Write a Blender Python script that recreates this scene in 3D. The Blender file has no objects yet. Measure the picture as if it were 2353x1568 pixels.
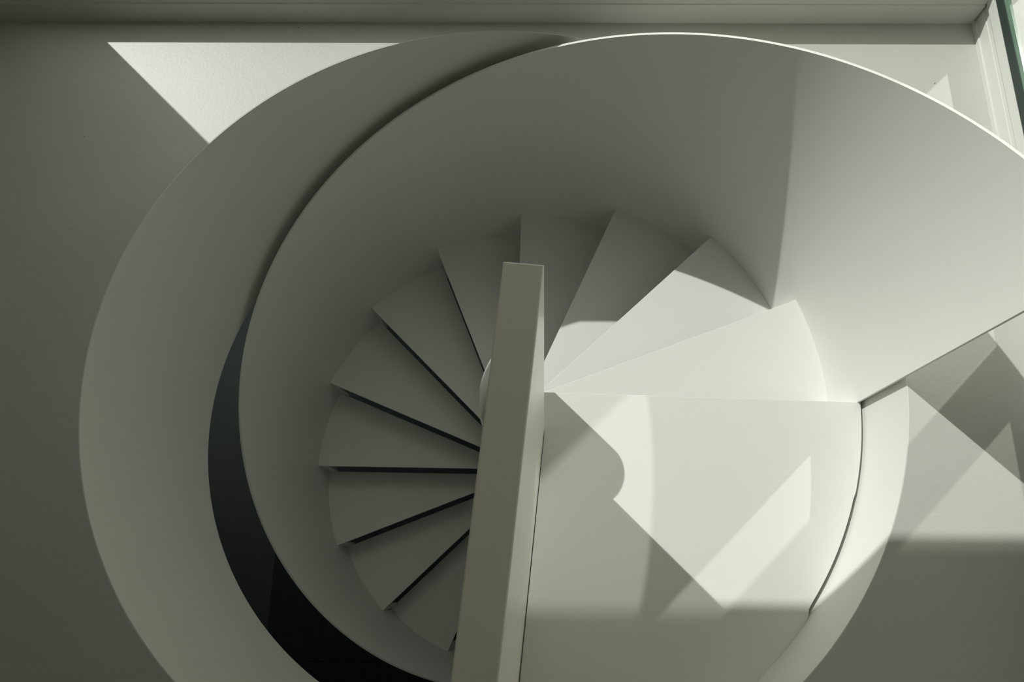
import bpy, bmesh, math
from mathutils import Vector, Matrix, Euler

C = bpy.context.scene.collection
scene = bpy.context.scene
PI = math.pi

# ------------------------------------------------------------------ camera
IW, IH = 2353.0, 1568.0
cam_d = bpy.data.cameras.new('camera')
cam = bpy.data.objects.new('camera', cam_d)
C.objects.link(cam)
cam.location = (0.13026, -0.65421, 1.74973)
cam.rotation_euler = (0.19976, 0.00389, 0.00816)
cam_d.sensor_width = 36.0
cam_d.sensor_fit = 'HORIZONTAL'
cam_d.lens = 1189.69 / IW * 36.0
cam_d.shift_x = -58.56 / IW
cam_d.shift_y = 301.82 / IW
cam_d.clip_start = 0.02
scene.camera = cam

# ------------------------------------------------------------------ light
scene.view_settings.view_transform = 'Standard'
scene.view_settings.look = 'None'
scene.view_settings.exposure = 0.0
scene.view_settings.gamma = 1.0
scene.view_settings.use_curve_mapping = False

world = bpy.data.worlds.new('sky')
scene.world = world
world.use_nodes = True
wn = world.node_tree
bg = wn.nodes['Background']
bg.inputs['Color'].default_value = (0.93, 0.97, 0.86, 1)
bg.inputs['Strength'].default_value = 0.92


def sun(name, d, strength, col, ang=0.53):
    l = bpy.data.lights.new(name, 'SUN')
    l.energy = strength
    l.color = col
    l.angle = math.radians(ang)
    o = bpy.data.objects.new(name, l)
    C.objects.link(o)
    o.rotation_euler = Vector(d).to_track_quat('-Z', 'Y').to_euler()
    o.location = (-d[0] * 4, -d[1] * 4, 6)
    return o


K = 0.955
sun('sun', (K, -K, -1), 3.45, (1.0, 0.992, 0.985))
sun('sun_reflected_from_glass', (-K, -K, -1), 1.08, (1.0, 0.975, 0.92), 0.9)

# ------------------------------------------------------------------ dimensions (metres)
R = 1.25              # stair radius (inner face of the sheet balustrade)
TH0, DTH, H = -0.0188, 0.3938, 0.1738
G = 0.8479            # rim of the balustrade above the landing at its start
ZT, ZB = 0.2175, -0.4121     # upper floor level / underside of its slab
RH, HX, HY = 1.2920, -0.0192, 0.0063   # round floor opening
ZL = -15 * H          # lower floor
YB = 1.337            # back window plane
XR = 1.691            # right window plane
HEAD = ZT + 1.98      # window heads
HEADA = ZT + 2.10
ZC = ZT + 2.75        # ceiling
XL, YF = -3.0, -3.2


def zstep(th):
    return -H * (th - TH0) / DTH


# ------------------------------------------------------------------ materials
def mat(name, col, rough=0.6, spec=0.3, var=0.03, scale=3.0, bump=0.0, bscale=60.0, specks=0.0):
    m = bpy.data.materials.new(name)
    m.use_nodes = True
    nt = m.node_tree
    b = nt.nodes['Principled BSDF']
    b.inputs['Roughness'].default_value = rough
    b.inputs['Specular IOR Level'].default_value = spec
    tc = nt.nodes.new('ShaderNodeTexCoord')
    n = nt.nodes.new('ShaderNodeTexNoise')
    n.inputs['Scale'].default_value = scale
    n.inputs['Detail'].default_value = 6
    nt.links.new(tc.outputs['Object'], n.inputs['Vector'])
    cr = nt.nodes.new('ShaderNodeValToRGB')
    cr.color_ramp.elements[0].position = 0.3
    cr.color_ramp.elements[1].position = 0.7
    cr.color_ramp.elements[0].color = tuple(c * (1 - var) for c in col) + (1,)
    cr.color_ramp.elements[1].color = tuple(min(1, c * (1 + var)) for c in col) + (1,)
    nt.links.new(n.outputs['Fac'], cr.inputs['Fac'])
    out = cr.outputs['Color']
    if specks:
        v = nt.nodes.new('ShaderNodeTexVoronoi')
        v.inputs['Scale'].default_value = 7.0
        nt.links.new(tc.outputs['Object'], v.inputs['Vector'])
        lt = nt.nodes.new('ShaderNodeMath')
        lt.operation = 'LESS_THAN'
        lt.inputs[1].default_value = specks
        nt.links.new(v.outputs['Distance'], lt.inputs[0])
        mx = nt.nodes.new('ShaderNodeMixRGB')
        mx.inputs['Color2'].default_value = (0.12, 0.12, 0.10, 1)
        nt.links.new(lt.outputs[0], mx.inputs['Fac'])
        nt.links.new(out, mx.inputs['Color1'])
        out = mx.outputs['Color']
    nt.links.new(out, b.inputs['Base Color'])
    if bump:
        n2 = nt.nodes.new('ShaderNodeTexNoise')
        n2.inputs['Scale'].default_value = bscale
        n2.inputs['Detail'].default_value = 4
        nt.links.new(tc.outputs['Object'], n2.inputs['Vector'])
        bp = nt.nodes.new('ShaderNodeBump')
        bp.inputs['Strength'].default_value = bump
        bp.inputs['Distance'].default_value = 0.002
        nt.links.new(n2.outputs['Fac'], bp.inputs['Height'])
        nt.links.new(bp.outputs['Normal'], b.inputs['Normal'])
    return m


M_cement = mat('pale_cement', (0.57, 0.57, 0.535), 0.5, 0.4, 0.035, 2.2, 0.25, 90, 0.018)
M_steel = mat('white_painted_steel', (0.81, 0.81, 0.775), 0.5, 0.35, 0.012, 2.0, 0.0, 60, 0.010)
M_ring = mat('pale_plaster_lining', (0.75, 0.75, 0.705), 0.6, 0.25, 0.02, 2.5, 0.1, 80)
M_guard = mat('warm_plaster', (0.84, 0.80, 0.72), 0.24, 0.5, 0.02, 4.0, 0.0, 80)
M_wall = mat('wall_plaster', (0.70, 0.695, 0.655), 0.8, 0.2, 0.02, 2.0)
M_frame = mat('white_window_frame', (0.68, 0.69, 0.65), 0.45, 0.4, 0.01, 3.0)
M_dark = mat('dark_gasket', (0.035, 0.05, 0.042), 0.5, 0.3, 0.05, 8.0)
M_green = mat('green_glass_edge', (0.16, 0.27, 0.20), 0.2, 0.6, 0.08, 8.0)
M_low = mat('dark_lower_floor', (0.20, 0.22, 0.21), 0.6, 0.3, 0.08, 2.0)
M_shade = mat('bounce_cutting_plaster', (0.17, 0.17, 0.16), 0.8, 0.2, 0.02, 2.0)  # for unseen walls, darkened to cut bounce light on the left floor
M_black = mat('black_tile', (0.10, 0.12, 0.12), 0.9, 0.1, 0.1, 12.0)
M_out = mat('pale_terrace', (0.22, 0.23, 0.19), 0.8, 0.2, 0.10, 5.0)


def glass_mat():
    m = bpy.data.materials.new('clear_glass')
    m.use_nodes = True
    nt = m.node_tree
    nt.nodes.clear()
    o = nt.nodes.new('ShaderNodeOutputMaterial')
    t = nt.nodes.new('ShaderNodeBsdfTransparent')
    t.inputs['Color'].default_value = (0.96, 0.97, 0.955, 1)
    g = nt.nodes.new('ShaderNodeBsdfGlossy')
    g.inputs['Roughness'].default_value = 0.02
    lw = nt.nodes.new('ShaderNodeLayerWeight')
    pw = nt.nodes.new('ShaderNodeMath')
    pw.operation = 'POWER'
    pw.inputs[1].default_value = 5.0
    nt.links.new(lw.outputs['Facing'], pw.inputs[0])
    f = nt.nodes.new('ShaderNodeMath')
    f.operation = 'MULTIPLY_ADD'
    f.inputs[1].default_value = 0.92
    f.inputs[2].default_value = 0.04
    nt.links.new(pw.outputs[0], f.inputs[0])
    mx = nt.nodes.new('ShaderNodeMixShader')
    nt.links.new(f.outputs[0], mx.inputs[0])
    nt.links.new(t.outputs[0], mx.inputs[1])
    nt.links.new(g.outputs[0], mx.inputs[2])
    nt.links.new(mx.outputs[0], o.inputs[0])
    return m


M_glass = glass_mat()


# ------------------------------------------------------------------ helpers
def obj(name, bm, m, parent=None, smooth=None):
    bmesh.ops.recalc_face_normals(bm, faces=bm.faces)
    me = bpy.data.meshes.new(name)
    bm.to_mesh(me)
    bm.free()
    me.materials.append(m)
    if smooth is not None:
        for p in me.polygons:
            p.use_smooth = True
        me.set_sharp_from_angle(angle=math.radians(smooth))
    o = bpy.data.objects.new(name, me)
    C.objects.link(o)
    if parent:
        o.parent = parent
    return o


def struct(name, bm, m, smooth=None):
    o = obj(name, bm, m, None, smooth)
    o['kind'] = 'structure'
    return o


def empty(name, loc, label=None, cat=None, kind=None):
    o = bpy.data.objects.new(name, None)
    o.empty_display_size = 0.1
    C.objects.link(o)
    o.location = loc
    if label:
        o['label'] = label
        o['category'] = cat
    if kind:
        o['kind'] = kind
    return o


def add_box(bm, x0, x1, y0, y1, z0, z1, bev=0.0):
    r = bmesh.ops.create_cube(bm, size=1)
    vs = r['verts']
    for v in vs:
        v.co = Vector((x0 + (v.co.x + .5) * (x1 - x0), y0 + (v.co.y + .5) * (y1 - y0), z0 + (v.co.z + .5) * (z1 - z0)))
    if bev:
        es = list({e for v in vs for e in v.link_edges})
        bmesh.ops.bevel(bm, geom=es, offset=bev, segments=2, profile=0.5, affect='EDGES')


def box(x0, x1, y0, y1, z0, z1, bev=0.0):
    bm = bmesh.new()
    add_box(bm, x0, x1, y0, y1, z0, z1, bev)
    return bm


def prism(pts, z0, z1, bev=0.0):
    bm = bmesh.new()
    top = [bm.verts.new((x, y, z1)) for x, y in pts]
    bot = [bm.verts.new((x, y, z0)) for x, y in pts]
    ft = bm.faces.new(top)
    bm.faces.new(bot[::-1])
    n = len(pts)
    for i in range(n):
        bm.faces.new((top[i], bot[i], bot[(i + 1) % n], top[(i + 1) % n]))
    if bev:
        bmesh.ops.bevel(bm, geom=list(ft.edges), offset=bev, segments=2, profile=0.5, affect='EDGES')
    return bm


def extrude_profile(prof, axis, a0, a1):
    """prof: closed list of (depth, z) pairs swept along x or y between a0 and a1"""
    bm = bmesh.new()
    mk = (lambda a, d, z: (a, d, z)) if axis == 'x' else (lambda a, d, z: (d, a, z))
    A = [bm.verts.new(mk(a0, d, z)) for d, z in prof]
    B = [bm.verts.new(mk(a1, d, z)) for d, z in prof]
    bm.faces.new(A)
    bm.faces.new(B[::-1])
    n = len(prof)
    for i in range(n):
        bm.faces.new((A[i], B[i], B[(i + 1) % n], A[(i + 1) % n]))
    return bm


def helical_sheet(r0, r1, t0, t1, ztop, zbot, n, cx=0, cy=0):
    """curved sheet between radii r0<r1 with a top and a bottom edge given as functions of the angle"""
    bm = bmesh.new()
    rows = []
    for i in range(n + 1):
        t = t0 + (t1 - t0) * i / n
        c, s = math.cos(t), math.sin(t)
        row = []
        for r, z in ((r0, zbot(t)), (r0, ztop(t)), (r1, ztop(t)), (r1, zbot(t))):
            row.append(bm.verts.new((cx + r * c, cy + r * s, z)))
        rows.append(row)
    for a, b in zip(rows, rows[1:]):
        for j in range(4):
            bm.faces.new((a[j], a[(j + 1) % 4], b[(j + 1) % 4], b[j]))
    bm.faces.new(rows[0])
    bm.faces.new(rows[-1][::-1])
    return bm


# ------------------------------------------------------------------ setting: upper floor with its round opening
def slab_with_hole(x0, x1, y0, y1, z0, z1, r, cx, cy, n=192):
    bm = bmesh.new()
    angs = [2 * PI * i / n for i in range(n)]
    for x in (x0, x1):
        for y in (y0, y1):
            angs.append(math.atan2(y - cy, x - cx) % (2 * PI))
    angs = sorted(angs)
    rows = []
    for t in angs:
        c, s = math.cos(t), math.sin(t)
        ks = []
        if c > 1e-9: ks.append((x1 - cx) / c)
        if c < -1e-9: ks.append((x0 - cx) / c)
        if s > 1e-9: ks.append((y1 - cy) / s)
        if s < -1e-9: ks.append((y0 - cy) / s)
        k = min(ks)
        row = [bm.verts.new((cx + r * c, cy + r * s, z1)), bm.verts.new((cx + k * c, cy + k * s, z1)),
               bm.verts.new((cx + k * c, cy + k * s, z0)), bm.verts.new((cx + r * c, cy + r * s, z0))]
        rows.append(row)
    m = len(rows)
    for i in range(m):
        a, b = rows[i], rows[(i + 1) % m]
        for j in range(4):
            bm.faces.new((a[j], a[(j + 1) % 4], b[(j + 1) % 4], b[j]))
    return bm


LIN = 0.003
struct('floor', slab_with_hole(XL, XR, YF, YB, ZB, ZT, RH + LIN, HX, HY), M_cement)

# lining of the round opening
struct('trim_1', helical_sheet(RH, RH + LIN, 0, 2 * PI, lambda t: ZT - 0.0004, lambda t: ZB - 0.004, 256, HX, HY), M_ring, 40)

# walls, ceiling
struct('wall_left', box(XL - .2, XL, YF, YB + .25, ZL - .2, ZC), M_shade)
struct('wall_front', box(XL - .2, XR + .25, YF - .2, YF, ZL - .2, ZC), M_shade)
struct('ceiling', box(XL - .2, XR + .05, YF - .2, YB + .2, ZC, ZC + .2), M_wall)
XJ = -1.92
struct('wall_back', box(XL, XJ, YB - .010, YB + .22, ZT, ZC), M_wall)
struct('trim_2', box(XJ, XR + .05, YB, YB + .22, HEADA + .1, ZC), M_wall)              # lintel over the back window

# ------------------------------------------------------------------ back window: low stepped sill, frame, pane
w1 = empty('window_1', (0, YB, ZT), kind='structure')
w1.location = (0, 0, 0)
sz = ZT
sill_prof = [(YB, sz), (YB, sz + .061), (YB + .004, sz + .063), (YB + .008, sz + .078),
             (YB + .017, sz + .080), (YB + .017, sz + .115), (YB + .22, sz + .115), (YB + .22, sz)]
obj('window_sill', extrude_profile(sill_prof, 'x', XJ, XR), M_frame, w1)
f = bmesh.new()
add_box(f, XJ, -1.692, YB + .08, YB + .14, sz + .1152, HEADA)
add_box(f, XJ, XR, YB + .08, YB + .14, HEADA, HEADA + .0998)
obj('window_frame', f, M_frame, w1)
obj('pane', box(-1.6915, XR, YB + .108, YB + .112, sz + .1152, HEADA), M_glass, w1)

# ------------------------------------------------------------------ right window wall
w2 = empty('window_2', (0, 0, 0), kind='structure')
rail_prof = [(XR, sz), (XR, sz + .012), (XR + .005, sz + .014), (XR + .006, sz + .046), (XR + .008, sz + .047), (XR + .008, sz + .062),
             (XR, sz + .067), (XR, sz + .095), (XR + .035, sz + .095), (XR + .036, sz + .085), (XR + .20, sz + .085), (XR + .20, sz)]
obj('bottom_rail', extrude_profile(rail_prof, 'y', YF, YB + .08), M_frame, w2)
obj('gasket', box(XR + .002, XR + .011, YF, YB + .08, sz + .0953, sz + .119), M_dark, w2)
obj('glass_edge', box(XR + .0055, XR + .0145, YF, YB + .08, sz + .1193, sz + .132), M_green, w2)
obj('gasket', box(XR + .016, XR + .0230, YF, YB + .08, sz + .0953, sz + .115), M_dark, w2)
obj('pane', box(XR + .008, XR + .012, YF, .0655, sz + .1322, HEAD), M_glass, w2)
obj('pane', box(XR + .008, XR + .012, .217, YB, sz + .1322, HEAD), M_glass, w2)
struct('trim_3', box(XR + .0235, XR + .12, .066, .2165, sz + .1125, HEAD), M_frame)      # mullion pillar between the panes
struct('trim_4', box(XR, XR + .2, YF, YB + .0, HEAD, ZC), M_wall)
struct('wall_right', box(XR + .02, XR + .2, YB + .10, 7.0, ZB, 6.6), M_wall)              # unseen wall added to keep the reflected sun out of the back window
struct('sun_cutoff_slab', box(XR + .2, 6.0, YF - .2, YB, HEAD, HEAD + .3), M_wall)                 # unseen slab added outside to give the reflected sun its cut-off edge
struct('ground', box(XR + .2, 9.0, -9.0, 9.0, ZT - .2, ZT + .02), M_out)
struct('ground', box(-9.0, XR + .02, YB + .221, 9.0, ZT - .2, ZT + .02), M_out)

# ------------------------------------------------------------------ lower storey
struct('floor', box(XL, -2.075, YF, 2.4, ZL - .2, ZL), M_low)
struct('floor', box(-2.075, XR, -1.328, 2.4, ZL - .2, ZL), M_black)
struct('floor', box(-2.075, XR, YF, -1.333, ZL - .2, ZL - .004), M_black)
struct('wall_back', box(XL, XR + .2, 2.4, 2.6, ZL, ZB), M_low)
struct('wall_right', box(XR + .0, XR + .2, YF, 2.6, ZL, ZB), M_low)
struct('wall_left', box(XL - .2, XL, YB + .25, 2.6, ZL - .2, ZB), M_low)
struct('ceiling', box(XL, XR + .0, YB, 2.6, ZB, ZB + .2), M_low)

# ------------------------------------------------------------------ the staircase
st = empty('spiral_staircase', (0, 0, ZL),
           'white steel spiral staircase winding down through the round opening in the floor', 'staircase')


def part(name, bm, m, parent=st, smooth=None):
    """world-space mesh made a child of an un-rotated Empty"""
    o = obj(name, bm, m, parent, smooth)
    off = Vector((0, 0, 0))
    p = parent
    while p is not None:
        off += p.location
        p = p.parent
    o.data.transform(Matrix.Translation(-off))
    return o


def arc(r, t0, t1, n):
    return [(r * math.cos(t0 + (t1 - t0) * i / n), r * math.sin(t0 + (t1 - t0) * i / n)) for i in range(n + 1)]


RN = 0.120
TT = 0.012
# landing: from the newel along the top nosing to the outer edge, then round towards the room
g_dx = 0.092


def guard_x(y):       # right face of the guard wall
    return 0.145 - g_dx * (-0.153 - y)


RLAND = 1.2605
pts = [(RN + .0005, -0.008), (RLAND, -0.0385)]
for i in range(1, 61):
    t = -0.031 - i * (1.30 / 60)
    r = RLAND
    if t < -0.307: r = RLAND - 0.0035
    if t < -0.640: r = None
    if r is None:        # fitted tight to the lining of the opening
        c, s = math.cos(t), math.sin(t)
        bq = c * HX + s * HY
        r = bq + math.sqrt(bq * bq - HX * HX - HY * HY + (RH - .0004) ** 2)
    pts.append((r * math.cos(t), r * math.sin(t)))
yend = pts[-1][1]
pts.append((guard_x(yend) + .001, yend))
pts.append((guard_x(-0.153) + .001, -0.1525))
pts.append((RN + .0005, -0.12))
part('landing', prism(pts, -0.05, 0.0, 0.0015), M_steel)

for k in range(1, 16):
    ta, tb = TH0 + (k - 1) * DTH, TH0 + k * DTH
    z = -k * H
    zz = z if k < 15 else z + 0.001
    inner = arc(RN + .0004, ta, tb, 6)
    outer = arc(R - .0004, ta, tb, 18)
    tr = part('tread', prism(inner + outer[::-1], zz - TT, zz, 0.0012), M_steel)
    # small plate that closes the riser beside the balustrade
    w = 0.010
    c, s = math.cos(ta), math.sin(ta)
    r0, r1 = R - 0.058, R - 0.0006
    tx, ty = -s, c
    q = [(r0 * c - w * tx, r0 * s - w * ty), (r1 * c - w * tx, r1 * s - w * ty), (r1 * c, r1 * s), (r0 * c, r0 * s)]
    ztop_ = z + H - (TT + .0002 if k > 1 else .0502)
    if ztop_ > z + .01:
        part('riser_bracket', prism(q, z + .0002, ztop_), M_steel, tr)

T1 = TH0 + 15 * DTH
bal = part('balustrade', helical_sheet(R, R + .009, TH0 - .0120, T1, lambda t: G + zstep(t), lambda t: max(zstep(t) - .30, ZL), 260), M_steel, st, 30)
part('newel', helical_sheet(RN - .006, RN, -.9, -.9 + 2 * PI,
                            lambda t: (.476 - .23 * t) if t > .7 else .315, lambda t: ZL, 96), M_steel, st, 30)
part('newel_core', helical_sheet(.02, .05, 0, 2 * PI, lambda t: -.9, lambda t: ZL, 32), M_steel, st, 30)

# ------------------------------------------------------------------ guard wall on the landing
gw = 0.067
ye = -1.262
gpts = [(guard_x(-.153), -.153), (guard_x(ye), ye), (guard_x(ye) - gw, ye), (guard_x(-.153) - gw, -.147)]
gb = prism(gpts, -0.30, 0.9876, 0.003)
for v in gb.verts:      # the wall leans in slightly towards its top
    v.co.x -= 0.011 * max(0.0, v.co.z) / 0.9876
go = obj('parapet', gb, M_guard)
go['label'] = 'straight beige half-height parapet with a flat top along the inner side of the landing'
go['category'] = 'parapet'

# ------------------------------------------------------------------ unseen fill light added to lift the dark lower storey
ll = bpy.data.lights.new('lower_storey_fill', 'AREA')
ll.shape = 'DISK'
ll.size = 0.35
ll.energy = 5.0
ll.color = (0.92, 1.0, 0.97)
lo = bpy.data.objects.new('lower_storey_fill', ll)
C.objects.link(lo)
lo.location = (-2.3, 1.6, ZB - 0.03)
